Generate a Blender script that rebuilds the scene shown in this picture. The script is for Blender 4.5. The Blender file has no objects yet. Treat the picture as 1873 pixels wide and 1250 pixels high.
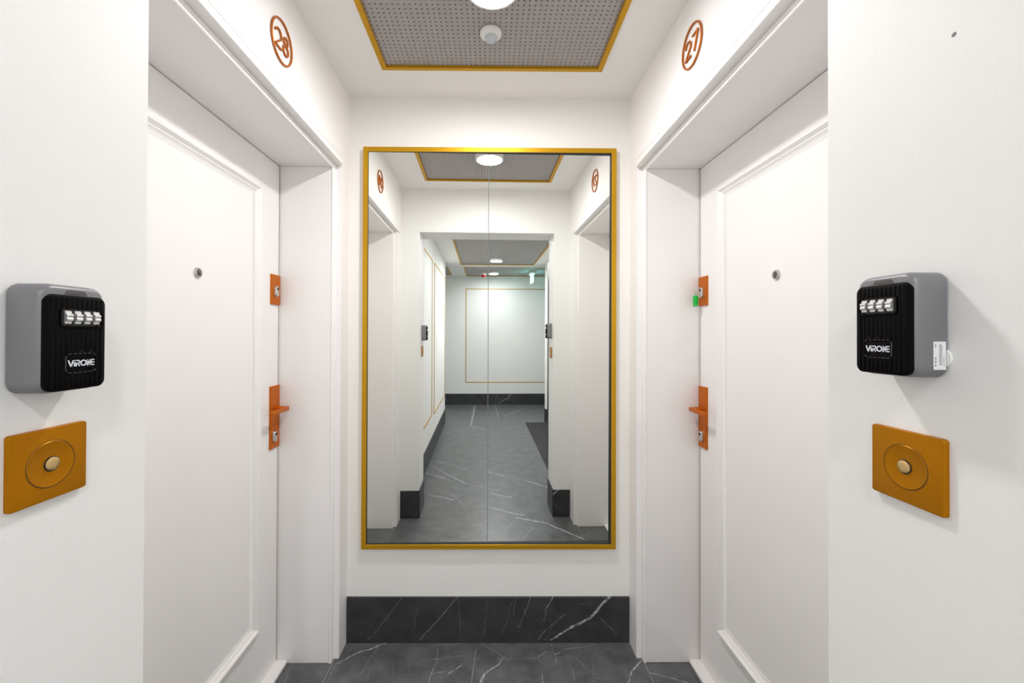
import bpy, bmesh, math
from mathutils import Vector, Matrix
import numpy as np
PI = math.pi
scene = bpy.context.scene
COL = scene.collection

# ------------------------------------------------------------------ camera, world, exposure
CAM_H = 1.4149
def make_camera():
    yaw, pit, rol = 0.0074, 0.0061, 0.0037
    fwd = Vector((math.sin(yaw), math.cos(yaw), 0)); right = Vector((math.cos(yaw), -math.sin(yaw), 0)); up = Vector((0, 0, 1))
    f2 = math.cos(pit) * fwd + math.sin(pit) * up
    u2 = -math.sin(pit) * fwd + math.cos(pit) * up
    r3 = math.cos(rol) * right + math.sin(rol) * u2
    u3 = math.cos(rol) * u2 - math.sin(rol) * right
    m = Matrix((r3, u3, -f2)).transposed().to_4x4()
    m.translation = (0, 0, CAM_H)
    cd = bpy.data.cameras.new('camera'); cam = bpy.data.objects.new('camera', cd); COL.objects.link(cam)
    cd.sensor_fit = 'HORIZONTAL'; cd.sensor_width = 36.0; cd.lens = 36.0 * 760.0 / 1873.0
    cd.shift_x = (936.5 - 904.3) / 1873.0
    cd.shift_y = (605.46 - 625.0) / 1873.0
    cd.clip_start = 0.02; cd.clip_end = 50
    cam.matrix_world = m
    scene.camera = cam
make_camera()
w = bpy.data.worlds.new('world'); scene.world = w; w.use_nodes = True
w.node_tree.nodes['Background'].inputs[0].default_value = (0.5, 0.52, 0.55, 1)
w.node_tree.nodes['Background'].inputs[1].default_value = 0.05
scene.view_settings.view_transform = 'Standard'; scene.view_settings.look = 'None'
scene.view_settings.gamma = 1.0; scene.view_settings.use_curve_mapping = False
scene.view_settings.exposure = 1.74
scene.cycles.max_bounces = 20; scene.cycles.diffuse_bounces = 16; scene.cycles.glossy_bounces = 8
scene.cycles.caustics_reflective = True
scene.cycles.sample_clamp_indirect = 8.0
LAMP = 74.0            # radiance of the lit diffusers
LAMP_CORRIDOR = 52.0
LAMP_FAR = 158.0

# ------------------------------------------------------------------ materials
def srgb(r, g, b):
    f = lambda c: (c / 255 / 12.92) if c / 255 <= 0.04045 else ((c / 255 + 0.055) / 1.055) ** 2.4
    return (f(r), f(g), f(b), 1)
def mat(name, col, rough=0.5, metal=0.0, spec=0.5, bump=0.0, bscale=300.0, emit=None, coat=0.0, vary=0.0):
    m = bpy.data.materials.new(name); m.use_nodes = True
    nt = m.node_tree; b = nt.nodes['Principled BSDF']
    b.inputs['Base Color'].default_value = col
    b.inputs['Roughness'].default_value = rough
    b.inputs['Metallic'].default_value = metal
    b.inputs['Specular IOR Level'].default_value = spec
    b.inputs['Coat Weight'].default_value = coat
    if emit:
        b.inputs['Emission Color'].default_value = emit[0]; b.inputs['Emission Strength'].default_value = emit[1]
    if bump or vary:
        tc = nt.nodes.new('ShaderNodeTexCoord')
        n = nt.nodes.new('ShaderNodeTexNoise'); n.inputs['Scale'].default_value = bscale; n.inputs['Detail'].default_value = 4
        nt.links.new(tc.outputs['Object'], n.inputs['Vector'])
        if bump:
            bp = nt.nodes.new('ShaderNodeBump'); bp.inputs['Strength'].default_value = bump; bp.inputs['Distance'].default_value = 0.001
            nt.links.new(n.outputs['Fac'], bp.inputs['Height']); nt.links.new(bp.outputs['Normal'], b.inputs['Normal'])
        if vary:
            n2 = nt.nodes.new('ShaderNodeTexNoise'); n2.inputs['Scale'].default_value = 3.0
            nt.links.new(tc.outputs['Object'], n2.inputs['Vector'])
            mx = nt.nodes.new('ShaderNodeMix'); mx.data_type = 'RGBA'
            mx.inputs['A'].default_value = col; mx.inputs['B'].default_value = tuple(c * (1 - vary) for c in col[:3]) + (1,)
            nt.links.new(n2.outputs['Fac'], mx.inputs['Factor']); nt.links.new(mx.outputs['Result'], b.inputs['Base Color'])
    return m
M = {}
M['paint'] = mat('ivory wall paint', (0.885, 0.88, 0.86, 1), 0.65, bump=0.15, bscale=400, vary=0.02)
M['reveal'] = mat('white wall paint', (0.86, 0.855, 0.85, 1), 0.6, bump=0.18, bscale=350, vary=0.02)
M['side'] = mat('white lacquered panelling', (0.895, 0.88, 0.877, 1), 0.5, bump=0.03, vary=0.01)
M['door'] = mat('white satin door lacquer', (0.895, 0.878, 0.874, 1), 0.40, bump=0.02, vary=0.01)
M['ceil'] = mat('ceiling paint', (0.89, 0.885, 0.87, 1), 0.8, bump=0.1, vary=0.02)
M['gap'] = mat('dark joint', (0.05, 0.035, 0.02, 1), 0.8)
M['seal'] = mat('brown door seal', (0.17, 0.115, 0.07, 1), 0.7)
M['gold'] = mat('satin gold profile', (0.58, 0.315, 0.012, 1), 0.42, 0.55, 0.3, bump=0.05, bscale=700)
M['brass'] = mat('brushed brass plate', (0.44, 0.170, 0.001, 1), 0.36, 0.55, 0.15, bump=0.08, bscale=900)
M['brass_btn'] = mat('worn brass button', (0.70, 0.50, 0.22, 1), 0.25, 0.9, bump=0.4, bscale=160)
M['copper'] = mat('satin copper', (0.56, 0.135, 0.006, 1), 0.38, 0.45, 0.2, bump=0.05, bscale=800)
M['copper_sign'] = mat('satin copper tube', (0.50, 0.145, 0.02, 1), 0.38, 0.4, 0.3)
M['steel'] = mat('brushed nickel', (0.62, 0.60, 0.57, 1), 0.28, 1.0)
M['silver'] = mat('silver dial', (0.80, 0.80, 0.80, 1), 0.3, 0.7)
M['dark'] = mat('dark hollow', (0.01, 0.01, 0.01, 1), 0.6)
M['black'] = mat('black plastic', (0.003, 0.0025, 0.0025, 1), 0.5, spec=0.06)
M['greybox'] = mat('grey powder coated metal', (0.205, 0.202, 0.215, 1), 0.42, 0.25, bump=0.1, bscale=800)
M['logo'] = mat('white logo print', (0.75, 0.78, 0.85, 1), 0.5)
M['outline'] = mat('grey print', (0.10, 0.09, 0.09, 1), 0.5)
M['label'] = mat('white paper label', (0.80, 0.79, 0.82, 1), 0.6)
M['ink'] = mat('grey ink', (0.22, 0.22, 0.24, 1), 0.7)
M['plastic'] = mat('white plastic', (0.82, 0.82, 0.80, 1), 0.35)
M['lens'] = mat('milky lens', (0.55, 0.60, 0.63, 1), 0.2, coat=0.5)
M['glass'] = mat('peephole glass', (0.05, 0.05, 0.055, 1), 0.06, coat=1.0)
M['grille'] = mat('grey perforated sheet', (0.38, 0.357, 0.35, 1), 0.6, 0.1)
M['green'] = mat('green tag plastic', (0.0, 0.50, 0.045, 1), 0.35)
M['red'] = mat('red lens', (0.45, 0.01, 0.015, 1), 0.25)
M['blackmetal'] = mat('black metal', (0.01, 0.01, 0.011, 1), 0.35, 0.4)
M['mat'] = mat('dark grey mat', (0.018, 0.018, 0.02, 1), 0.75, bump=0.5, bscale=200)
M['grout'] = mat('light grout', (0.36, 0.33, 0.28, 1), 0.8)
M['mirror'] = mat('silvered glass', (0.90, 0.915, 0.885, 1), 0.0, 1.0)
M['lamp'] = mat('lit diffuser', (0.9, 0.9, 0.9, 1), 0.5, emit=((1.0, 0.985, 0.965, 1), LAMP))
M['lamp_corridor'] = mat('lit corridor diffuser', (0.9, 0.9, 0.9, 1), 0.5, emit=((0.95, 0.975, 1.0, 1), LAMP_CORRIDOR))
M['lamp_far'] = mat('lit far corridor diffuser', (0.9, 0.9, 0.9, 1), 0.5, emit=((0.98, 0.985, 1.0, 1), LAMP_FAR))
M['exit'] = mat('lit emergency sign', (0.3, 0.8, 0.75, 1), 0.4, emit=((0.25, 0.95, 0.85, 1), 2.6))

def marble(name, base, axes, segs, vein_col=(0.50, 0.52, 0.54, 1), rough=0.33):
    """dark stone: cloudy base, faint random hairlines and the listed veins (x0,y0,x1,y1,width,strength) in metres"""
    m = bpy.data.materials.new(name); m.use_nodes = True; nt = m.node_tree; N = nt.nodes; L = nt.links
    b = N['Principled BSDF']; b.inputs['Roughness'].default_value = rough
    def n(t, **k):
        x = N.new(t)
        for a, v in k.items(): setattr(x, a, v)
        return x
    def math_(op, a, b_=None, c=None, clamp=False):
        x = n('ShaderNodeMath', operation=op, use_clamp=clamp)
        for i, v in enumerate((a, b_, c)):
            if v is None: continue
            if isinstance(v, (int, float)): x.inputs[i].default_value = v
            else: L.new(v, x.inputs[i])
        return x.outputs[0]
    g = n('ShaderNodeNewGeometry'); sp = n('ShaderNodeSeparateXYZ'); L.new(g.outputs['Position'], sp.inputs[0])
    cb = n('ShaderNodeCombineXYZ')
    L.new(sp.outputs[axes[0]], cb.inputs[0]); L.new(sp.outputs[axes[1]], cb.inputs[1])
    P = cb.outputs[0]
    # wobble
    w1 = n('ShaderNodeTexNoise'); w1.inputs['Scale'].default_value = 14; w1.inputs['Detail'].default_value = 5; w1.inputs['Roughness'].default_value = 0.62; L.new(P, w1.inputs['Vector'])
    wv = n('ShaderNodeVectorMath', operation='SUBTRACT'); L.new(w1.outputs['Color'], wv.inputs[0]); wv.inputs[1].default_value = (0.5, 0.5, 0.5)
    ws = n('ShaderNodeVectorMath', operation='SCALE'); L.new(wv.outputs[0], ws.inputs[0]); ws.inputs[3].default_value = 0.026
    wf = n('ShaderNodeVectorMath', operation='MULTIPLY'); L.new(ws.outputs[0], wf.inputs[0]); wf.inputs[1].default_value = (1, 1, 0)
    Q = n('ShaderNodeVectorMath', operation='ADD'); L.new(P, Q.inputs[0]); L.new(wf.outputs[0], Q.inputs[1]); Q = Q.outputs[0]
    br = n('ShaderNodeTexNoise'); br.inputs['Scale'].default_value = 55; br.inputs['Detail'].default_value = 3; L.new(P, br.inputs['Vector'])
    brk = n('ShaderNodeMapRange'); brk.inputs['From Min'].default_value = 0.38; brk.inputs['From Max'].default_value = 0.58; L.new(br.outputs['Fac'], brk.inputs[0])
    total = None
    for (x0, y0, x1, y1, wd, st) in segs:
        d = Vector((x1 - x0, y1 - y0, 0)); l2 = d.length_squared
        s = n('ShaderNodeVectorMath', operation='SUBTRACT'); L.new(Q, s.inputs[0]); s.inputs[1].default_value = (x0, y0, 0)
        dt = n('ShaderNodeVectorMath', operation='DOT_PRODUCT'); L.new(s.outputs[0], dt.inputs[0]); dt.inputs[1].default_value = d / l2
        h = math_('MULTIPLY', dt.outputs['Value'], 1.0, clamp=True)
        sc = n('ShaderNodeVectorMath', operation='SCALE'); sc.inputs[0].default_value = d; L.new(h, sc.inputs[3])
        di = n('ShaderNodeVectorMath', operation='DISTANCE'); L.new(s.outputs[0], di.inputs[0]); L.new(sc.outputs[0], di.inputs[1])
        mr = n('ShaderNodeMapRange', interpolation_type='SMOOTHSTEP'); mr.inputs['From Min'].default_value = wd; mr.inputs['From Max'].default_value = wd * 0.25
        mr.inputs['To Max'].default_value = st; L.new(di.outputs['Value'], mr.inputs[0])
        total = mr.outputs[0] if total is None else math_('MAXIMUM', total, mr.outputs[0])
    # faint random hairlines
    mp = n('ShaderNodeMapping'); mp.inputs['Rotation'].default_value = (0, 0, 0.7); mp.inputs['Scale'].default_value = (3.2, 1.1, 1); L.new(Q, mp.inputs[0])
    vo = n('ShaderNodeTexVoronoi', feature='DISTANCE_TO_EDGE'); vo.inputs['Scale'].default_value = 1.6; L.new(mp.outputs[0], vo.inputs['Vector'])
    hl = n('ShaderNodeMapRange'); hl.inputs['From Min'].default_value = 0.008; hl.inputs['From Max'].default_value = 0.0015; hl.inputs['To Max'].default_value = 1; L.new(vo.outputs['Distance'], hl.inputs[0])
    ms = n('ShaderNodeTexNoise'); ms.inputs['Scale'].default_value = 5; L.new(P, ms.inputs['Vector'])
    mm = n('ShaderNodeMapRange'); mm.inputs['From Min'].default_value = 0.5; mm.inputs['From Max'].default_value = 0.7; mm.inputs['To Max'].default_value = 0.30; L.new(ms.outputs['Fac'], mm.inputs[0])
    hair = math_('MULTIPLY', hl.outputs[0], mm.outputs[0])
    vm = math_('MULTIPLY', total, brk.outputs[0]); 
    vm = math_('ADD', math_('MULTIPLY', vm, 0.75), math_('MULTIPLY', total, 0.25))
    v = math_('MAXIMUM', vm, hair, clamp=True)
    # clouds
    c1 = n('ShaderNodeTexNoise'); c1.inputs['Scale'].default_value = 9; c1.inputs['Detail'].default_value = 8; c1.inputs['Roughness'].default_value = 0.65; L.new(Q, c1.inputs['Vector'])
    cr = n('ShaderNodeMapRange'); cr.inputs['From Min'].default_value = 0.3; cr.inputs['From Max'].default_value = 0.7; L.new(c1.outputs['Fac'], cr.inputs[0])
    mx = n('ShaderNodeMix', data_type='RGBA'); L.new(cr.outputs[0], mx.inputs['Factor'])
    mx.inputs['A'].default_value = tuple(c * 0.6 for c in base[:3]) + (1,); mx.inputs['B'].default_value = tuple(c * 1.4 for c in base[:3]) + (1,)
    m2 = n('ShaderNodeMix', data_type='RGBA'); L.new(v, m2.inputs['Factor']); L.new(mx.outputs['Result'], m2.inputs['A']); m2.inputs['B'].default_value = vein_col
    L.new(m2.outputs['Result'], b.inputs['Base Color'])
    rr = n('ShaderNodeMapRange'); rr.inputs['To Min'].default_value = rough - 0.05; rr.inputs['To Max'].default_value = rough + 0.1; L.new(c1.outputs['Fac'], rr.inputs[0]); L.new(rr.outputs[0], b.inputs['Roughness'])
    return m
FLOOR_VEINS = [(-0.662, 1.66, -0.655, 1.79, .0022, .5), (-0.655, 1.79, -0.585, 1.855, .006, .8), (-0.585, 1.855, -0.535, 1.872, .004, .7), (-0.535, 1.872, -0.480, 1.907, .0055, .95),
    (-0.50, 1.90, -0.55, 1.70, .002, .35), (0.557, 1.687, 0.60, 1.75, .0038, .9), (0.60, 1.75, 0.668, 1.814, .0038, .9), (0.666, 1.737, 0.80, 1.69, .0035, .8),
    (-0.06, 1.66, -0.02, 1.735, .008, .95), (-0.02, 1.735, 0.04, 1.785, .005, .7), (0.04, 1.785, 0.066, 1.825, .0035, .6),
    (-0.252, 1.68, -0.245, 1.74, .003, .6), (-0.245, 1.74, -0.23, 1.80, .0025, .6), (-0.23, 1.80, -0.235, 1.905, .003, .4), (-0.245, 1.732, -0.19, 1.745, .003, .6), (-0.17, 1.738, -0.12, 1.777, .0035, .8),
    (-0.075, 1.68, -0.065, 1.87, .0025, .5), (-0.30, 1.81, -0.10, 1.83, .002, .35), (0.03, 1.81, 0.20, 1.82, .002, .35), (0.20, 1.82, 0.25, 1.85, .003, .5), (0.28, 1.90, 0.285, 1.80, .003, .4),
    (0.285, 1.84, 0.34, 1.868, .003, .45), (0.34, 1.868, 0.48, 1.895, .003, .45), (0.37, 1.82, 0.43, 1.73, .002, .35), (0.41, 1.69, 0.46, 1.72, .003, .4), (0.21, 1.69, 0.22, 1.74, .003, .5),
    # part of the floor that the mirror shows
    (-0.579, -0.633, -0.40, -0.36, .010, .55), (-0.40, -0.36, -0.197, -0.088, .010, .75), (-0.197, -0.088, 0.10, 0.10, .006, .55), (-0.62, -0.40, -0.38, -0.20, .010, .7), (-0.38, -0.20, -0.30, -0.12, .008, .4),
    (0.02, -0.40, 0.20, -0.26, .008, .7), (0.20, -0.26, 0.37, -0.147, .006, .35), (0.37, -0.147, 0.573, 0.0365, .011, .95), (0.043, 0.165, 0.214, 0.252, .009, .8), (-0.523, -0.762, -0.42, -0.65, .009, .6),
    (-0.30, -0.55, -0.168, -0.469, .010, .5), (-0.494, 0.178, -0.273, 0.299, .011, .6), (-0.30, 0.18, -0.20, 0.36, .006, .4), (0.02, 0.44, 0.15, 0.53, .007, .8), (0.15, 0.53, 0.29, 0.60, .009, .7),
    (0.228, 0.637, 0.46, 0.74, .013, .8), (0.46, 0.76, 0.66, 0.97, .011, .95), (0.25, 0.95, 0.33, 0.80, .004, .5), (0.10, 0.90, 0.20, 0.70, .003, .4), (-0.15, -2.35, -0.62, -1.9, .012, .4), (-0.23, -2.43, 0.0, -2.2, .014, .7),
    (0.24, -3.0, 0.21, -4.1, .014, .6), (-0.2, -2.43, -0.16, -4.15, .014, .8), (0.32, -3.1, 0.75, -3.8, .014, .7)]
BASE_VEINS = [(-.557, .017, -.48, .095, .0016, .45), (-.48, .095, -.404, .209, .0016, .45), (-.321, .017, -.229, .115, .002, .65), (-.229, .115, -.152, .212, .002, .65), (-.03, .03, -.012, .20, .0013, .35),
    (.06, .05, .10, .19, .0013, .3), (.118, .209, .105, .13, .0014, .4), (.183, .209, .153, .117, .002, .6), (.153, .117, .130, .072, .0018, .4), (.285, .209, .258, .16, .0025, .65), (.258, .16, .246, .092, .0016, .45),
    (.22, .017, .26, .065, .002, .55), (.27, .07, .343, .136, .0018, .5), (.278, .012, .37, .070, .005, .95), (.37, .07, .458, .116, .0075, 1.0), (.458, .116, .505, .165, .009, 1.0), (.505, .165, .545, .212, .008, 1.0),
    (.50, .118, .58, .036, .0018, .45)]
M['marble'] = marble('dark grey veined marble', (0.105, 0.109, 0.113, 1), (0, 1), FLOOR_VEINS)
M['marble_base'] = marble('dark veined marble skirting', (0.036, 0.036, 0.040, 1), (0, 2), BASE_VEINS, rough=0.4)
M['marble_side'] = marble('dark veined marble skirting on side walls', (0.040, 0.042, 0.045, 1), (1, 2), [(0, 0, .05, .2, .002, .4), (-1.6, 0, -1.5, .2, .004, .5)], rough=0.4)

# ------------------------------------------------------------------ mesh helpers
def put(name, bm, m, parent=None, smooth=False, kind=None, autosmooth=True):
    me = bpy.data.meshes.new(name)
    bmesh.ops.recalc_face_normals(bm, faces=bm.faces)
    bm.to_mesh(me); bm.free()
    me.materials.append(m if not isinstance(m, str) else M[m])
    o = bpy.data.objects.new(name, me); COL.objects.link(o)
    if smooth:
        for p in me.polygons: p.use_smooth = True
        try: me.set_sharp_from_angle(angle=math.radians(38))
        except Exception: pass
    if parent: o.parent = parent
    if kind: o['kind'] = kind
    return o
def B(): return bmesh.new()
def box(bm, x0, x1, y0, y1, z0, z1, bev=0.0, seg=2):
    vs = [bm.verts.new(c) for c in ((x0, y0, z0), (x1, y0, z0), (x1, y1, z0), (x0, y1, z0), (x0, y0, z1), (x1, y0, z1), (x1, y1, z1), (x0, y1, z1))]
    fs = [bm.faces.new([vs[i] for i in f]) for f in ((3, 2, 1, 0), (4, 5, 6, 7), (0, 1, 5, 4), (1, 2, 6, 5), (2, 3, 7, 6), (3, 0, 4, 7))]
    if bev:
        es = list({e for f in fs for e in f.edges})
        bmesh.ops.bevel(bm, geom=es, offset=bev, segments=seg, affect='EDGES', profile=0.5)
def thing(name, label, cat, loc, rotz=0, group=None):
    o = bpy.data.objects.new(name, None); COL.objects.link(o); o.empty_display_size = 0.05
    o.location = loc; o.rotation_euler = (0, 0, rotz); o['label'] = label; o['category'] = cat
    if group: o['group'] = group
    return o
def rrect(w, h, r, n=6, cx=0, cz=0):
    r = max(min(r, w / 2 - 1e-5, h / 2 - 1e-5), 1e-5); pts = []
    for (sx, sz, a0) in ((1, 1, 0), (-1, 1, PI / 2), (-1, -1, PI), (1, -1, 1.5 * PI)):
        for k in range(n + 1):
            a = a0 + PI / 2 * k / n
            pts.append((cx + sx * (w / 2 - r) + r * math.cos(a), cz + sz * (h / 2 - r) + r * math.sin(a)))
    return pts
def circ(rx, rz=None, n=40, cx=0, cz=0):
    rz = rz or rx
    return [(cx + rx * math.cos(2 * PI * k / n), cz + rz * math.sin(2 * PI * k / n)) for k in range(n)]
def loft(bm, layers, cap0=True, cap1=True, axis='y'):
    """layers: [(outline, depth)], depth is how far it stands out of the wall (local -y)"""
    rings = []
    for pts, d in layers:
        if axis == 'y': rings.append([bm.verts.new((x, -d, z)) for x, z in pts])
        else: rings.append([bm.verts.new((x, z, -d)) for x, z in pts])     # hangs from a ceiling
    for a, b in zip(rings, rings[1:]):
        for i in range(len(a)):
            j = (i + 1) % len(a); bm.faces.new((a[i], a[j], b[j], b[i]))
    if cap0: bm.faces.new(rings[0])
    if cap1: bm.faces.new(list(reversed(rings[-1])))
def tube(bm, pts, r, n=10, closed=False):
    """round bar along 3-D points"""
    P = [Vector(p) for p in pts]; rings = []; N = len(P)
    ref = None
    for i, p in enumerate(P):
        a = P[(i - 1) % N] if (closed or i > 0) else p; c = P[(i + 1) % N] if (closed or i < N - 1) else p
        t = (c - a).normalized()
        if ref is None:
            ref = Vector((0, 1, 0)) if abs(t.y) < 0.9 else Vector((1, 0, 0))
        u = (ref - ref.dot(t) * t).normalized(); ref = u; v = t.cross(u)
        rings.append([bm.verts.new(p + r * (math.cos(2 * PI * k / n) * u + math.sin(2 * PI * k / n) * v)) for k in range(n)])
    m = N if closed else N - 1
    for i in range(m):
        a, b = rings[i], rings[(i + 1) % N]
        for k in range(n):
            q = (k + 1) % n; bm.faces.new((a[k], a[q], b[q], b[k]))
    if not closed:
        bm.faces.new(rings[0]); bm.faces.new(list(reversed(rings[-1])))
def bar(bm, x0, z0, x1, z1, wd, d0, d1):
    """flat straight stroke on a wall, local x-z plane"""
    a = Vector((x0, z0)); b = Vector((x1, z1)); t = (b - a).normalized(); nrm = Vector((-t.y, t.x)) * wd / 2
    q = [a + nrm, a - nrm, b - nrm, b + nrm]
    loft(bm, [([(p.x, p.y) for p in q], d0), ([(p.x, p.y) for p in q], d1)])
def moulding(bm, T, u0, u1, v0, v1, prof):
    """mitred rectangular moulding; prof = closed loop of (inset, height); T maps (u,v,h) to a point"""
    rings = []
    for (cu, cv, su, sv) in ((u0, v0, 1, 1), (u1, v0, -1, 1), (u1, v1, -1, -1), (u0, v1, 1, -1)):
        rings.append([bm.verts.new(T(cu + su * d, cv + sv * d, h)) for d, h in prof])
    for i in range(4):
        a, b = rings[i], rings[(i + 1) % 4]
        for k in range(len(prof)):
            q = (k + 1) % len(prof); bm.faces.new((a[k], a[q], b[q], b[k]))
def wallT(u, v, h): return (u, -h, v)

# ------------------------------------------------------------------ measured layout (metres)
XL, XR, YB = -0.6566, 0.6383, 1.9152          # alcove side walls, back wall
RL, RR = -0.5168, 0.5104                      # faces of the passage opening
YE, YR = 0.6257, 0.3823                       # opening: alcove side, corridor side
DL, DR = -0.9109, 0.9004                      # door faces
YJ, YN, ZS = 1.7907, 0.7929, 2.1312           # jambs and soffit
ZC, ZK = 2.5, 2.4688                          # ceilings: alcove, corridor
BB = 0.2076
OZ = 2.174                                    # opening soffit
FW = -4.219                                   # far corridor wall

# ------------------------------------------------------------------ floor
bm = B(); g = 0.0013
for (x0, x1, y0, y1) in ((-0.676, 0.664, YE + 0.006, YB), (-1.05, -0.676, YE + 0.006, YB), (0.664, 1.05, YE + 0.006, YB),
                         (-0.70, 0.70, -2.43, YE + 0.006), (0.70, 1.9, -2.43, YE + 0.006), (-2.6, -0.70, -2.43, YE),
                         (-0.86, -0.20, FW, -2.43), (-0.20, 0.24, FW, -2.43), (0.24, 1.2, FW, -2.43), (1.2, 2.6, FW, -2.43), (-2.6, -0.86, FW, -2.43)):
    box(bm, x0 + g, x1 - g, y0 + g, y1 - g, -0.02, 0.0)
fl = put('floor', bm, 'marble', kind='structure')
bm = B(); box(bm, -2.7, 2.7, FW - 0.1, YB + 0.1, -0.06, -0.0006); put('floor', bm, 'grout', kind='structure')

# ------------------------------------------------------------------ ceilings with openings for the perforated panels
def ceiling_with_holes(z, x0, x1, y0, y1, holes):
    bm = B(); xs = sorted({x0, x1} | {h[0] for h in holes} | {h[1] for h in holes}); ys = sorted({y0, y1} | {h[2] for h in holes} | {h[3] for h in holes})
    for a, b in zip(xs, xs[1:]):
        for c, d in zip(ys, ys[1:]):
            cx, cy = (a + b) / 2, (c + d) / 2
            if any(h[0] < cx < h[1] and h[2] < cy < h[3] for h in holes): continue
            box(bm, a, b, c, d, z, z + 0.05)
    bmesh.ops.remove_doubles(bm, verts=bm.verts, dist=1e-6)
    put('ceiling', bm, 'ceil', kind='structure')
P1 = (-0.4518, 0.4519, 0.8106, 1.7064)
P2 = (-0.3830, 0.7850, -2.780, 0.030)
P3 = (-0.3450, 2.2000, -4.165, -3.040)
P4 = (-1.7600, -0.6000, -4.000, -3.040)
inn = lambda p, d=0.012: (p[0] + d, p[1] - d, p[2] + d, p[3] - d)
ceiling_with_holes(ZC, -1.05, 1.05, YE - 0.02, YB + 0.1, [inn(P1)])
ceiling_with_holes(ZK, -2.6, 2.6, FW - 0.1, YR + 0.02, [inn(P2), inn(P3), inn(P4)])

def perforated(name_label, p, z, group=None):
    t = thing('perforated_ceiling_panel', name_label, 'ceiling panel', ((p[0] + p[1]) / 2, (p[2] + p[3]) / 2, z), 0, group)
    W, H = p[1] - p[0], p[3] - p[2]
    bm = B()
    T = lambda u, v, h: (u, v, -h)
    moulding(bm, T, -W / 2, W / 2, -H / 2, H / 2, [(0, 0), (0, 0.004), (0.002, 0.005), (0.018, 0.005), (0.020, 0.004), (0.020, -0.012), (0.0125, -0.012), (0.0125, 0)])
    put('frame', bm, 'gold', t)
    iw, ih = W - 0.030, H - 0.030; pitch = 0.0192
    nx, ny = max(1, round(iw / pitch)), max(1, round(ih / pitch)); px, py = iw / nx, ih / ny
    r = 0.0031; o8 = [(r * math.cos(PI / 8 + k * PI / 4), r * math.sin(PI / 8 + k * PI / 4)) for k in range(8)]
    verts = []; faces = []
    for j in range(ny + 1):
        for i in range(nx + 1): verts.append((-iw / 2 + i * px, -ih / 2 + j * py, 0.006))
    gi = lambda i, j: j * (nx + 1) + i
    for j in range(ny):
        for i in range(nx):
            cx, cy = -iw / 2 + (i + .5) * px, -ih / 2 + (j + .5) * py; s = len(verts)
            verts += [(cx + a, cy + b, 0.006) for a, b in o8] + [(cx + a, cy + b, 0.009) for a, b in o8]
            c00, c10, c11, c01 = gi(i, j), gi(i + 1, j), gi(i + 1, j + 1), gi(i, j + 1)
            # o8: 0 = right-upper, 1 = upper-right, 2 = upper-left, 3 left-upper, 4 left-lower, 5 lower-left, 6 lower-right, 7 right-lower
            faces += [(c10, c11, s + 0, s + 7), (c11, s + 1, s + 0), (c11, c01, s + 2, s + 1), (c01, s + 3, s + 2), (c01, c00, s + 4, s + 3), (c00, s + 5, s + 4), (c00, c10, s + 6, s + 5), (c10, s + 7, s + 6)]
            for k in range(8):
                q = (k + 1) % 8; faces.append((s + k, s + q, s + 8 + q, s + 8 + k))
    me = bpy.data.meshes.new('grille'); me.from_pydata(verts, [], faces); me.materials.append(M['grille'])
    o = bpy.data.objects.new('grille', me); COL.objects.link(o); o.parent = t; o['label'] = 'grey perforated metal sheet'
    bm = B(); box(bm, -iw / 2, iw / 2, -ih / 2, ih / 2, 0.035, 0.040); put('backing', bm, 'dark', t)
    return t
perforated('gold-framed grey perforated ceiling panel above the alcove between the two doors', P1, ZC)
perforated('long gold-framed perforated ceiling panel of the corridor, nearest in the mirror', P2, ZK, 'corridor ceiling panels')
perforated('gold-framed perforated ceiling panel before the far wall, holding the red alarm', P3, ZK, 'corridor ceiling panels')
perforated('perforated ceiling panel at the far left of the corridor, just a corner in the mirror', P4, ZK, 'corridor ceiling panels')

# ------------------------------------------------------------------ walls
def wall(name, boxes, m, bev=0.0):
    bm = B()
    for b in boxes: box(bm, *b, bev=bev)
    return put(name, bm, m, kind='structure')
wall('wall_back', [(-1.1, 1.1, YB, YB + 0.1, -0.02, ZC + 0.05)], 'paint')
ZH = 2.146
wall('wall_left', [(-1.0, XL, YE, YN - 0.027, 0, ZC), (-1.0, XL, YJ + 0.027, YB, 0, ZC), (-1.0, XL, YN - 0.027, YJ + 0.027, ZH, ZC)], 'side')
wall('wall_right', [(XR, 1.0, YE, YN - 0.027, 0, ZC), (XR, 1.0, YJ + 0.027, YB, 0, ZC), (XR, 1.0, YN - 0.027, YJ + 0.027, ZH, ZC)], 'side')
bm = B(); q = [(-1.0, 0), (RL, 0), (RL, OZ), (RR, OZ), (RR, 0), (1.0, 0), (1.0, ZC + 0.04), (-1.0, ZC + 0.04)]
fr = [bm.verts.new((x, YR, z)) for x, z in q]; bk = [bm.verts.new((x, YE, z)) for x, z in q]
for i in range(8): j = (i + 1) % 8; bm.faces.new((fr[i], fr[j], bk[j], bk[i]))
for v, flip in ((fr, False), (bk, True)):
    for idx in ((0, 1, 2, 7), (2, 3, 6, 7), (3, 4, 5, 6)): bm.faces.new([v[i] for i in (idx if not flip else idx[::-1])])
put('wall_opening', bm, 'reveal', kind='structure')
wall('wall_corridor_left', [(-0.75, -0.61, -2.68, YR, 0, ZK), (-2.6, -0.75, -2.68, -2.55, 0, ZK)], 'paint')
wall('wall_corridor_right', [(0.655, 1.0, -0.425, YR, 0, ZK), (1.35, 1.45, -2.63, -0.40, 0, ZK), (1.0, 1.45, -0.425, -0.33, 0, ZK), (0.956, 2.6, -2.74, -2.63, 0, ZK)], 'paint')
wall('wall_far', [(-2.6, 2.6, FW - 0.1, FW, 0, ZK)], 'paint')
wall('wall_end_left', [(-2.7, -2.6, FW, -2.55, 0, ZK)], 'paint')
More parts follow.
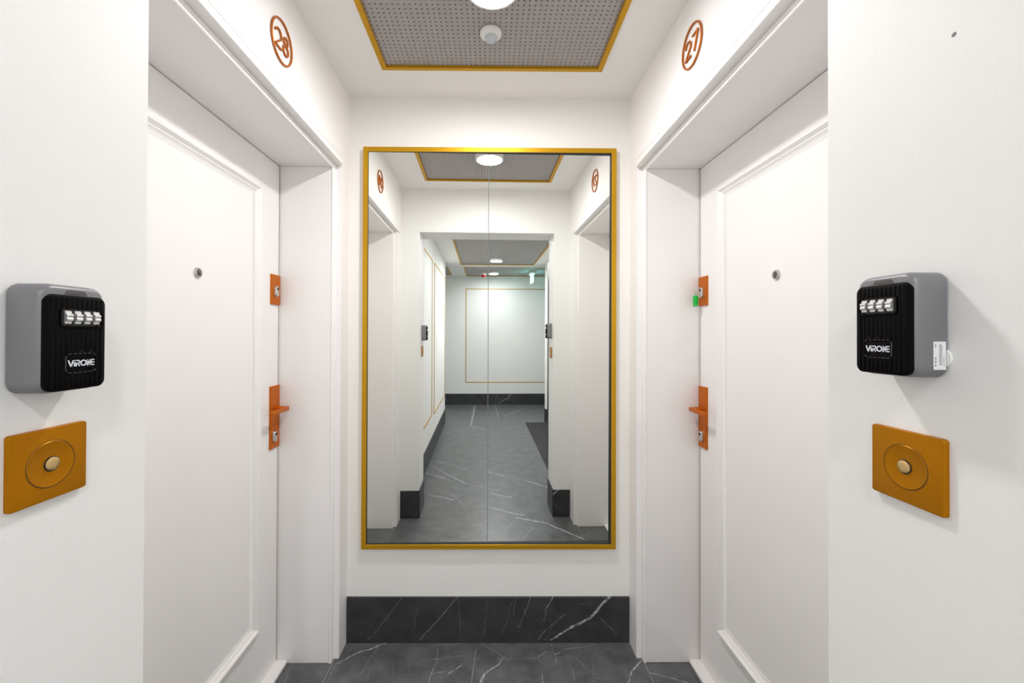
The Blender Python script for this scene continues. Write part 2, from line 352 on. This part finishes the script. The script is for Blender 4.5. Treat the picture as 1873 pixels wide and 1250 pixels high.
wall('wall_end_right', [(2.6, 2.7, FW, -2.63, 0, ZK)], 'paint')
# black door frame beside the corridor recess
bm = B(); box(bm, 0.640, 0.705, -0.50, -0.427, 0, 2.124)
put('trim_5', bm, 'blackmetal', kind='structure')

# skirtings
def skirting(name, boxes, m):
    bm = B()
    for b in boxes: box(bm, *b, bev=0.001, seg=1)
    return put(name, bm, m, kind='structure')
skirting('baseboard_back', [(XL + 0.001, XR - 0.001, YB - 0.009, YB, 0.0, BB)], 'marble_base')
skirting('baseboard_opening_left', [(XL + 0.001, RL + 0.002, YE, YE + 0.008, 0, BB)], 'marble_base')
skirting('baseboard_opening_right', [(RR - 0.002, XR - 0.001, YE, YE + 0.008, 0, BB)], 'marble_base')
skirting('baseboard_reveal_left', [(RL, RL + 0.007, YR, YE, 0, BB)], 'marble_side')
skirting('baseboard_reveal_right', [(RR - 0.007, RR, YR, YE, 0, BB)], 'marble_side')
skirting('baseboard_corridor_left', [(-0.61, -0.602, -2.68, YR - 0.001, 0, BB)], 'marble_side')
skirting('baseboard_far', [(-2.59, 2.59, FW, FW + 0.008, 0, BB)], 'marble_base')
skirting('baseboard_corridor_right', [(0.950, 2.59, -2.748, -2.74, 0, BB), (0.948, 0.956, -2.748, -2.63, 0, BB), (0.948, 1.349, -2.63, -2.622, 0, BB)], 'marble_base')

# gold wall mouldings in the corridor
GP = [(0, 0), (0, 0.004), (0.003, 0.006), (0.010, 0.006), (0.013, 0.004), (0.013, 0)]
def wall_frame(name, loc, rot, u0, u1, v0, v1):
    bm = B(); moulding(bm, wallT, u0, u1, v0, v1, GP); o = put(name, bm, 'gold', kind='structure')
    o.location = loc; o.rotation_euler = (0, 0, rot)
wall_frame('trim_1', (0, FW, 0), PI, -1.95, 0.352, 0.425, 2.234)                    # far wall
wall_frame('trim_2', (-0.61, 0, 0), PI / 2, -0.955, 0.20, 0.455, 2.235)             # left wall, near
wall_frame('trim_3', (-0.61, 0, 0), PI / 2, -2.60, -1.17, 0.425, 2.235)             # left wall, far

# ------------------------------------------------------------------ door linings, header casings, sills
def lining(sign, XW, XD, name):
    s = sign      # -1 left, +1 right; X = s*|x|
    bm = B(); xo, xi = abs(XW) + 0.022, abs(XD) + 0.05
    def sb(a, b, *r, bev=0.0):
        x0, x1 = sorted((s * a, s * b)); box(bm, x0, x1, *r, bev=bev)
    sb(xo, xi, YJ, YJ + 0.027, 0, ZS + 0.0, bev=0.003)
    sb(xo, xi, YN - 0.027, YN, 0, ZS + 0.0, bev=0.003)
    sb(xo, xi, YN - 0.027, YJ + 0.027, ZS, ZH, bev=0.004)
    tube(bm, [(s * (xo + 0.007), YN - 0.01, ZS - 0.001), (s * (xo + 0.007), YJ + 0.004, ZS - 0.001)], 0.0065, 16)
    tube(bm, [(s * (xo + 0.007), YJ + 0.003, 0), (s * (xo + 0.007), YJ + 0.003, ZS)], 0.006, 16)
    # shadow-gap reveal between lining and wall, set back
    sb(abs(XW) + 0.004, xo + 0.002, YJ + 0.0255, YJ + 0.0271, 0, ZH)
    put(name, bm, 'door', kind='structure')
lining(-1, XL, DL, 'trim_6'); lining(1, XR, DR, 'trim_7')
def header_casing(sign, XW, name):
    bm = B()
    prof = [(-0.012, 2.1455), (0.008, 2.1455), (0.0095, 2.147), (0.0095, 2.168), (0.0050, 2.1695), (0.0050, 2.172), (0.0085, 2.1735), (0.0085, 2.182), (0.0035, 2.1835), (0.0035, 2.1860), (0.0060, 2.1875), (0.0060, 2.194), (0.002, 2.196), (-0.004, 2.196)]
    a = [bm.verts.new((XW - sign * h, 0.72, z)) for h, z in prof]; b = [bm.verts.new((XW - sign * h, YJ + 0.015, z)) for h, z in prof]
    for k in range(len(prof)):
        q = (k + 1) % len(prof); bm.faces.new((a[k], a[q], b[q], b[k]))
    bm.faces.new(a); bm.faces.new(list(reversed(b)))
    put(name, bm, 'side', kind='structure')
header_casing(-1, XL, 'trim_8'); header_casing(1, XR, 'trim_9')
def sill(x0, x1, name):
    bm = B(); box(bm, x0, x1, YN + 0.001, YJ - 0.001, 0, 0.018, bev=0.005, seg=3); put(name, bm, 'side', kind='structure')
sill(DL - 0.03, DL + 0.045, 'trim_10'); sill(DR - 0.045, DR + 0.03, 'trim_11')
# brown seal behind the door edges
bm = B(); box(bm, DL - 0.045, DL - 0.0035, YJ - 0.0076, YJ, 0.018, ZS); put('trim_12', bm, 'seal', kind='structure')
bm = B(); box(bm, DR + 0.0035, DR + 0.045, YJ - 0.0076, YJ, 0.018, ZS); put('trim_13', bm, 'seal', kind='structure')

# ------------------------------------------------------------------ doors  (local frame: x along wall as seen from the alcove, -y out of the wall)
def euro_cylinder(parent, x, z, d0, hole=True):
    """oval nickel rosette with a key slot"""
    bm = B(); out = rrect(0.021, 0.046, 0.0104, 10, x, z)
    ins = rrect(0.017, 0.042, 0.0084, 10, x, z)
    loft(bm, [(out, d0), (out, d0 + 0.008), (ins, d0 + 0.011)]); r = put('lock_cylinder', bm, 'steel', parent, True); r['label'] = 'nickel oval lock cylinder'
    bm = B(); loft(bm, [(circ(0.0062, n=24, cx=x, cz=z + 0.010), d0 + 0.010), (circ(0.0062, n=24, cx=x, cz=z + 0.010), d0 + 0.0118)]); k = put('keyhole', bm, 'dark', parent, True)
    return r
def door(name, side, XD, peep, up, lo, cyl_u, cyl_l, lever_z):
    rot = -side * PI / 2         # side: -1 left wall, +1 right wall
    sgn = -side                  # local x = sgn * world y
    # origin at door plane, y = 0
    d = bpy.data.objects.new(name, None); COL.objects.link(d); d.location = (XD, 0, 0); d.rotation_euler = (0, 0, rot); d['kind'] = 'structure'
    L = lambda y: sgn * y
    def span(a, b): return sorted((L(a), L(b)))
    bm = B(); a, b = span(YN + 0.003, YJ - 0.0075); box(bm, a, b, 0, 0.045, 0.019, ZS - 0.004, bev=0.0015, seg=1); put('door_leaf', bm, 'door', d)
    u0, u1 = span(0.958, 1.6256)
    bm = B()
    prof = [(0, 0), (0, 0.007), (0.005, 0.017), (0.011, 0.022), (0.016, 0.022), (0.018, 0.020), (0.025, 0.012), (0.028, 0.0118), (0.030, 0.010), (0.038, 0.0025), (0.043, 0.0018), (0.045, 0)]
    moulding(bm, wallT, u0, u1, 0.250, 1.990, prof); put('panel_moulding', bm, 'door', d, True)
    # peephole
    y, z = peep; bm = B()
    loft(bm, [(circ(.0165, cx=L(y), cz=z), 0), (circ(.0165, cx=L(y), cz=z), .003), (circ(.0145, cx=L(y), cz=z), .006), (circ(.0105, cx=L(y), cz=z), .0065), (circ(.0095, cx=L(y), cz=z), .003)])
    p = put('peephole', bm, 'steel', d, True); p['label'] = 'chrome peephole ring'
    bm = B(); loft(bm, [(circ(.0096, cx=L(y), cz=z), .002), (circ(.0090, cx=L(y), cz=z), .0062), (circ(.006, cx=L(y), cz=z), .0082), (circ(.002, cx=L(y), cz=z), .009)]); put('lens', bm, 'glass', p, True)
    def plate(nm, y0, y1, z0, z1):
        a, b = span(y0, y1); bm = B(); w, h, cx, cz = b - a, z1 - z0, (a + b) / 2, (z0 + z1) / 2
        loft(bm, [(rrect(w, h, .001, 2, cx, cz), 0), (rrect(w, h, .001, 2, cx, cz), .006), (rrect(w - .003, h - .003, .001, 2, cx, cz), .0075)])
        return put(nm, bm, 'copper', d)
    pu = plate('lock_plate', up[0], YJ - 0.006, up[1], up[2]); pu['label'] = 'copper plate of the upper lock'
    euro_cylinder(pu, L(cyl_u[0]), cyl_u[1], 0.0075)
    pl = plate('handle_plate', lo[0], YJ - 0.006, lo[1], lo[2]); pl['label'] = 'long copper handle plate'
    euro_cylinder(pl, L(cyl_l[0]), cyl_l[1], 0.0075)
    # lever: round neck, then flat grip back towards the hinge side
    yn = 1.762; bm = B(); tube(bm, [(L(yn), -.007, lever_z), (L(yn), -.044, lever_z)], .0095, 16)
    loft(bm, [(circ(.013, cx=L(yn), cz=lever_z, n=24), .0075), (circ(.013, cx=L(yn), cz=lever_z, n=24), .010)])
    a, b = span(1.640, yn + 0.010); box(bm, a, b, -.055, -.043, lever_z - .0085, lever_z + .0085, bev=.002)
    h = put('door_handle', bm, 'copper', pl, True); h['label'] = 'copper lever handle'
    return d
door('door_1', -1, DL, (1.292, 1.5995), (1.716, 1.532, 1.657), (1.7145, 0.932, 1.192), (1.744, 1.5875), (1.737, 0.983), 1.095)
door('door_2', 1, DR, (1.3036, 1.603), (1.718, 1.5355, 1.6585), (1.720, 0.934, 1.1925), (1.752, 1.591), (1.752, 0.983), 1.095)

# ------------------------------------------------------------------ key with green tag in the right door
kx = DR - 0.0195
t = thing('key', 'key with a green oval tag hanging in the upper lock of the right door', 'key', (kx, 1.752, 1.598), 0)
bm = B(); loft(bm, [(rrect(0.020, 0.021, 0.007, 6, -0.014, 0.0), -0.0012), (rrect(0.020, 0.021, 0.007, 6, -0.014, 0.0), 0.0012)]); box(bm, -0.005, 0.012, -0.0011, 0.0011, -0.004, 0.004)
put('key_blade', bm, 'steel', t, True)['label'] = 'nickel key head and blade'
bm = B(); tube(bm, [(-0.0165 + 0.0001 * math.cos(a), 0.009 * math.cos(a) * 0.35, -0.010 + 0.0095 * math.sin(a)) for a in [2 * PI * k / 24 for k in range(24)]], 0.0007, 6, True)
put('key_ring', bm, 'steel', t, True)
bm = B(); o1 = rrect(0.0215, 0.050, 0.0105, 10, -0.0165, -0.043); o2 = rrect(0.0185, 0.047, 0.009, 10, -0.0165, -0.043)
loft(bm, [(o2, -0.0022), (o1, -0.0012), (o1, 0.0012), (o2, 0.0022)]); tg = put('key_tag', bm, 'green', t, True); tg['label'] = 'green plastic oval tag'
bm = B(); loft(bm, [(circ(0.0024, n=16, cx=-0.0165, cz=-0.062), 0.0021), (circ(0.0024, n=16, cx=-0.0165, cz=-0.062), 0.0026)]); put('eyelet', bm, 'logo', tg)

# ------------------------------------------------------------------ wall mirror (two panes in a gold frame)
MX0, MX1, MZ0, MZ1 = -0.5866, 0.5701, 0.4338, 2.2636
t = thing('wall_mirror', 'tall gold-framed wall mirror of two panes on the back wall', 'mirror', ((MX0 + MX1) / 2, YB, MZ0))
cx = (MX0 + MX1) / 2; W = MX1 - MX0; H = MZ1 - MZ0
bm = B(); moulding(bm, wallT, -W / 2, W / 2, 0, H, [(0, 0), (0, 0.024), (0.0015, 0.026), (0.021, 0.026), (0.0225, 0.0245), (0.0225, 0.002), (0.018, 0)])
put('frame', bm, 'gold', t)['label'] = 'gold metal frame'
bm = B(); moulding(bm, wallT, -W / 2 + .0225, W / 2 - .0225, .0225, H - .0225, [(0, 0.001), (0, 0.0240), (0.0022, 0.0240), (0.0028, 0.001)])
put('inner_gasket', bm, 'dark', t)['label'] = 'thin black rebate'
seam = -0.0145 - cx
ma, mt = 0.0117, -0.0035
def pane(u0, u1):
    bm = B(); v0, v1 = 0.0252, H - 0.0252
    def yy(u, v): return -0.0155 + ma * (u + cx) + mt * (v + MZ0 - 1.35)
    q = [(u0, v0), (u1, v0), (u1, v1), (u0, v1)]
    f = [bm.verts.new((u, yy(u, v), v)) for u, v in q]; b = [bm.verts.new((u, yy(u, v) + 0.003, v)) for u, v in q]
    bm.faces.new(f); bm.faces.new(list(reversed(b)))
    for i in range(4): j = (i + 1) % 4; bm.faces.new((f[i], b[i], b[j], f[j]))
    put('mirror_pane', bm, 'mirror', t)
pane(-W / 2 + .0258, seam - 0.0014); pane(seam + 0.0014, W / 2 - .0258)
bm = B(); box(bm, seam - 0.0013, seam + 0.0013, -0.0125, -0.001, 0.026, H - 0.026); put('centre_joint', bm, 'ink', t)

# ------------------------------------------------------------------ number signs
def arc(cx, cz, rx, rz, a0, a1, n=14): return [(cx + rx * math.cos(a0 + (a1 - a0) * k / n), cz + rz * math.sin(a0 + (a1 - a0) * k / n)) for k in range(n + 1)]
def sign(label, loc, rot, rx, rz, digits):
    t = thing('number_sign', label, 'door number', loc, rot, 'round copper door numbers')
    bm = B(); tube(bm, [(x, -0.004, z) for x, z in circ(rx, rz, 64)], 0.0032, 8, True)
    for a in (0.8, 2.6, 4.4): tube(bm, [(rx * math.cos(a), 0, rz * math.sin(a)), (rx * math.cos(a), -0.004, rz * math.sin(a))], 0.0015, 6)
    put('ring', bm, 'copper_sign', t, True)
    for ds in digits:
        bm = B()
        for pts, cl in ds: tube(bm, [(x, -0.004, z) for x, z in pts], 0.0031, 8, cl)
        bmesh.ops.scale(bm, vec=(.96, 1, .96), verts=bm.verts)
        x, z = [c * .96 for c in ds[0][0][0]]; tube(bm, [(x, 0, z), (x, -0.004, z)], 0.0015, 6)
        put('digit', bm, 'copper_sign', t, True)
def two(cx, s=1.0, base=-0.029):
    top = 0.0275; r = 0.0185 * s
    return [(arc(cx, top - r, r, r, PI * 0.93, -0.32, 16) + [(cx - 0.0185 * s, base), ], False), ([(cx - 0.0185 * s, base), (cx + 0.0195 * s, base)], False)]
eight = lambda cx: [(circ(0.0125, 0.0125, 24, cx, 0.0165), True), (circ(0.0158, 0.0158, 24, cx, -0.0125), True)]
seven = lambda cx: [([(cx - 0.018, 0.0275), (cx + 0.019, 0.0275)], False), ([(cx + 0.019, 0.0275), (cx - 0.007, -0.029)], False)]
sign('round copper number sign 28 on the wall over the left door', (XL, 1.290, 2.317), PI / 2, 0.0620, 0.0640, [two(-0.0235), eight(0.0245)])
sign('round copper number sign 27 on the wall over the right door', (XR, 1.313, 2.333), -PI / 2, 0.0620, 0.0640, [two(-0.0245), seven(0.0235)])

# ------------------------------------------------------------------ key boxes on the faces of the opening
def key_box(label, loc, rot, near, sticker):
    """near = +1 when the side towards the camera is local +x, -1 when it is local -x"""
    t = thing('key_safe', label, 'key box', loc, rot, 'combination key safes')
    W, H, T = 0.0735, 0.1205, 0.0385; sh = -near * 0.0045
    bm = B(); r = 0.014
    loft(bm, [(rrect(W - .004, H - .004, r - .002), 0.0005), (rrect(W, H, r), 0.002), (rrect(W, H, r), T - 0.008), (rrect(W - .002, H - .002, r - .001), T - 0.004), (rrect(W - .006, H - .006, r - .003), T - 0.001), (rrect(W - .011, H - .011, r - .005), T)])
    put('body', bm, 'greybox', t, True)['label'] = 'grey metal body'
    # black front cover with vertical ribs
    cw, ch, cz = W - 0.0045, H - 0.0135, -0.0048
    bm = B(); loft(bm, [(rrect(cw, ch, .009, 6, 0, cz), T - 0.002), (rrect(cw, ch, .009, 6, 0, cz), T + 0.0018), (rrect(cw - .003, ch - .003, .008, 6, 0, cz), T + 0.003)])
    nr = 11
    for k in range(nr):
        x = -cw / 2 + 0.006 + k * (cw - 0.012) / (nr - 1)
        for (z0, z1) in ((cz + ch / 2 - 0.016, cz + ch / 2 - 0.003), (cz - ch / 2 + 0.003, cz - 0.032), (-0.020, 0.010)) if 2 <= k <= 8 else ((cz - ch / 2 + 0.003, cz + ch / 2 - 0.003),):
            box(bm, x - 0.0013, x + 0.0013, -T - 0.0036, -T - 0.0025, min(z0, z1), max(z0, z1), bev=0.0004, seg=1)
    c = put('front_cover', bm, 'black', t, True); c['label'] = 'black ribbed plastic front'
    # slide at the top
    bm = B(); q = [(-0.013, 0.0505), (0.013, 0.0505), (0.009, 0.0545), (-0.009, 0.0545)]; loft(bm, [(q, T - 0.001), (q, T + 0.0012)]); put('slide', bm, 'outline', t)
    # dial window and four wheels
    zx = 0.0235; bm = B(); o = rrect(0.050, 0.0215, 0.004, 4, sh, zx); i2 = rrect(0.0475, 0.019, 0.003, 4, sh, zx)
    loft(bm, [(o, T + 0.003), (o, T + 0.0044), (i2, T + 0.0044), (i2, T + 0.0025)], cap0=False, cap1=False); put('dial_frame', bm, 'black', c)
    bm = B(); loft(bm, [(i2, T + 0.0030), (i2, T + 0.0033)]); put('dial_recess', bm, 'dark', c)
    for k in range(4):
        x = sh - 0.0165 + k * 0.0110; bm = B(); n = 30; R = 0.0092
        prof = [(-0.0036, R - .0006), (-0.0030, R), (0.0030, R), (0.0036, R - .0006)]; rings = []
        for dx, rr in prof:
            rings.append([bm.verts.new((x + dx, -T + 0.0015 + (rr if j % 3 else rr - 0.0011) * math.cos(2 * PI * j / n), zx + (rr if j % 3 else rr - 0.0011) * math.sin(2 * PI * j / n))) for j in range(n)])
        for a, b in zip(rings, rings[1:]):
            for j in range(n): q = (j + 1) % n; bm.faces.new((a[j], a[q], b[q], b[j]))
        bm.faces.new(rings[0]); bm.faces.new(list(reversed(rings[-1]))); put('dial', bm, 'silver', t)['label'] = 'silver number wheel'
    # badge outline and logo
    bz = -0.0285; bm = B()
    tube(bm, [(x, -T - 0.0032, z) for x, z in rrect(0.036, 0.0215, 0.005, 4, sh, bz)], 0.00035, 5, True)
    for dx in (-.011, 0, .011): loft(bm, [(circ(.0006, n=8, cx=dx + sh, cz=bz + .0135), T + .003), (circ(.0006, n=8, cx=dx + sh, cz=bz + .0135), T + .0034)])
    put('badge_outline', bm, 'outline', c)
    bm = B(); d0, d1 = T + 0.0030, T + 0.0034; h = 0.0036; s = 0.0015; X = sh - 0.0152
    bar(bm, X, bz + h, X + .0030, bz - h, s, d0, d1); bar(bm, X + .0030, bz - h, X + .0058, bz + h * .95, s, d0, d1)                     # V
    bar(bm, X + .0072, bz + h * .35, X + .0072, bz - h, s, d0, d1); bar(bm, X + .0068, bz + h * .85, X + .0078, bz + h * .85, .0011, d0, d1)      # i
    bar(bm, X + .0088, bz + h * .82, X + .0116, bz + h * .82, .0013, d0, d1); bar(bm, X + .0088, bz - .0002, X + .0116, bz - .0002, .0013, d0, d1)    # R
    tube(bm, [(x, -(d0 + d1) / 2, z) for x, z in arc(X + .0116, bz + .0014, .0014, .0016, PI / 2, -PI / 2, 8)], .0006, 5); bar(bm, X + .0108, bz - .0004, X + .0131, bz - h, .0013, d0, d1); bar(bm, X + .0091, bz - .0004, X + .0091, bz - h, .0012, d0, d1)
    oo = circ(.0038, .0036, 24, X + .0176, bz); oi = circ(.0024, .0022, 24, X + .0176, bz); loft(bm, [(oo, d0), (oo, d1), (oi, d1), (oi, d0)], False, False)   # O
    bar(bm, X + .0226, bz - h, X + .0226, bz + h, s, d0, d1); bar(bm, X + .0224, bz + h * .9, X + .0262, bz - h * .9, s, d0, d1); bar(bm, X + .0262, bz - h, X + .0262, bz + h, s, d0, d1)   # N
    for dz in (h * .85, 0, -h * .85): bar(bm, X + .0266, bz + dz, X + .0306, bz + dz, .0012, d0, d1)                                            # E
    bar(bm, X + .0272, bz - h, X + .0272, bz + h, .0007, d0, d1)
    put('logo', bm, 'logo', c)['label'] = 'white VIRONE lettering'
    if sticker:
        s = near
        xs = s * (W / 2)
        bm = B(); a, b = sorted((xs, xs + s * 0.00025)); box(bm, a, b, -0.0175, -0.0035, -0.0505, -0.0190); st = put('sticker', bm, 'label', t); st['label'] = 'small white paper sticker'
        bm = B(); a, b = sorted((xs + s * 0.0002, xs + s * 0.0004))
        for (y, z0, z1, wd) in ((y_ + .002, a_ * 1.15 + .0005, b_ * 1.15, w_) for y_, a_, b_, w_ in ((-.0172, -.041, -.0385, .0014), (-.0172, -.0378, -.035, .0014), (-.0172, -.0343, -.0318, .0014), (-.0172, -.0225, -.0188, .0008), (-.0128, -.040, -.019, .0005), (-.0115, -.040, -.0185, .0005), (-.0102, -.040, -.020, .0005), (-.0080, -.041, -.031, .0004))):
            box(bm, a, b, y - wd / 2, y + wd / 2, z0, z1)
        put('print', bm, 'ink', st)
        bm = B(); loft(bm, [(circ(.0110, n=24, cx=xs - s * 0.0065, cz=-0.0375), 0.0003), (circ(.0110, n=24, cx=xs - s * 0.0065, cz=-0.0375), 0.003)]); put('mounting_pad', bm, 'plastic', t, True)['label'] = 'white round mounting pad'
    return t
key_box('grey and black key safe with four dials on the left wall above a brass doorbell', (RL, 0.4812, 1.4075), PI / 2, -1, False)
key_box('grey and black key safe with a white side sticker on the right wall', (RR, 0.4965, 1.4265), -PI / 2, 1, True)

# ------------------------------------------------------------------ brass bell plates
def bell(label, loc, rot, W, H):
    t = thing('doorbell', label, 'doorbell', loc, rot, 'square brass doorbells')
    bm = B(); loft(bm, [(rrect(W, H, .0035), 0), (rrect(W, H, .0035), .0045), (rrect(W - .0012, H - .0012, .003), .0058), (rrect(W - .003, H - .003, .0025), .006)])
    put('cover_plate', bm, 'brass', t, True)['label'] = 'satin brass square plate'
    bm = B()
    for r0, m_ in ((0.0275, 'seam'),):
        a, b, c = circ(.0266, n=64), circ(.0258, n=64), circ(.0252, n=64)
        loft(bm, [(a, .0059), (b, .0066), (c, .0064)], cap0=False)
    put('round_insert', bm, 'brass', t, True)
    bm = B(); tube(bm, [(x, -.0060, z) for x, z in circ(.0268, n=64)], .00035, 6, True); put('groove', bm, 'gap', t)
    bm = B(); loft(bm, [(circ(.0088, n=32), .006), (circ(.0087, n=32), .0070), (circ(.0079, n=32), .0073)]); put('button_collar', bm, 'dark', t, True)
    bm = B(); loft(bm, [(circ(.0079, n=32), .0070), (circ(.0077, n=32), .0080), (circ(.0064, n=32), .0088), (circ(.0036, n=32), .0091)]); put('push_button', bm, 'brass_btn', t, True)['label'] = 'worn brass push button'
    return t
bell('square brass doorbell plate with round button on the left wall', (RL, 0.4877, 1.2615), PI / 2, 0.0845, 0.083)
bell('square brass doorbell plate with round button on the right wall', (RR, 0.5035, 1.2540), -PI / 2, 0.0880, 0.0875)

# small dark screw hole in the right wall
bm = B(); loft(bm, [(circ(.0026, n=16), 0.0), (circ(.0019, n=16), 0.0004)]); o = put('screw_hole', bm, 'ink'); o.location = (RR, 0.4537, 1.7474); o.rotation_euler = (0, 0, -PI / 2)
o['label'] = 'small dark screw hole high on the right wall'; o['category'] = 'hole'

# ------------------------------------------------------------------ ceiling lamps, sensor, alarm, emergency sign
def lamp(label, x, y, z, m, r=0.085):
    t = thing('ceiling_lamp', label, 'ceiling lamp', (x, y, z), 0, 'round ceiling lamps')
    bm = B(); loft(bm, [(circ(r, n=48), -.004), (circ(r, n=48), .030), (circ(r - .003, n=48), .034), (circ(r - .009, n=48), .034), (circ(r - .009, n=48), .028)], axis='z', cap1=False); put('housing', bm, 'plastic', t, True)
    bm = B(); loft(bm, [(circ(r - .0092, n=48), .026), (circ(r - .0092, n=48), .0335), (circ(r - .020, n=48), .0350), (circ(.012, n=48), .0362)], axis='z', cap0=False)
    put('diffuser', bm, m, t, True)['label'] = 'glowing white diffuser'
    return t
lamp('round lit lamp on the perforated ceiling panel over the alcove', 0.0, 1.262, ZC, 'lamp')
lamp('round lit corridor lamp behind the opening, above the viewer', 0.18, -0.62, ZK, 'lamp_corridor', 0.09)
lamp('round lit corridor lamp, the nearer of two small ones seen in the mirror', 0.164, -2.245, ZK, 'lamp_far', 0.09)
lamp('round lit corridor lamp beside the red alarm, seen in the mirror', 0.167, -3.6075, ZK, 'lamp_corridor', 0.09)
t = thing('motion_sensor', 'small white round motion sensor on the perforated panel by the lamp', 'sensor', (-0.006, 1.497, ZC), 0)
bm = B(); loft(bm, [(circ(.039, n=40), -.004), (circ(.039, n=40), .004), (circ(.036, n=40), .008), (circ(.024, n=40), .014)], axis='z'); put('base', bm, 'plastic', t, True)
bm = B(); loft(bm, [(circ(.0215, n=40), .0135), (circ(.0200, n=40), .022), (circ(.0150, n=40), .029), (circ(.007, n=40), .034), (circ(.002, n=40), .035)], axis='z'); put('dome', bm, 'lens', t, True)['label'] = 'milky dome lens'
t = thing('fire_alarm', 'white ceiling alarm with a red lens, seen in the mirror', 'alarm', (-0.02, -3.66, ZK), 0)
bm = B(); loft(bm, [(circ(.060, n=32), -.004), (circ(.060, n=32), .035), (circ(.050, n=32), .046)], axis='z'); put('base', bm, 'plastic', t, True)
bm = B(); loft(bm, [(circ(.040, n=32), .045), (circ(.036, n=32), .060), (circ(.018, n=32), .085), (circ(.005, n=32), .090)], axis='z'); put('lens', bm, 'red', t, True)['label'] = 'dark red lens'
t = thing('emergency_sign', 'small lit turquoise emergency sign seen edge-on below the far ceiling panel', 'sign', (0.847, -3.57, ZK), 0)
bm = B(); box(bm, -.045, .045, -.15, .15, -.040, .004, bev=.004); put('housing', bm, 'plastic', t)
bm = B(); box(bm, -.012, .012, -.14, .14, -.190, -.0405, bev=.001, seg=1); put('light_panel', bm, 'exit', t)['label'] = 'glowing turquoise panel'

# dark mat beside the corridor wall
bm = B(); box(bm, 0.640, 1.345, -2.615, -0.505, 0.0, 0.006, bev=0.002, seg=1); o = put('floor_mat', bm, 'mat'); o['label'] = 'dark rectangular mat on the corridor floor, seen in the mirror'; o['category'] = 'mat'
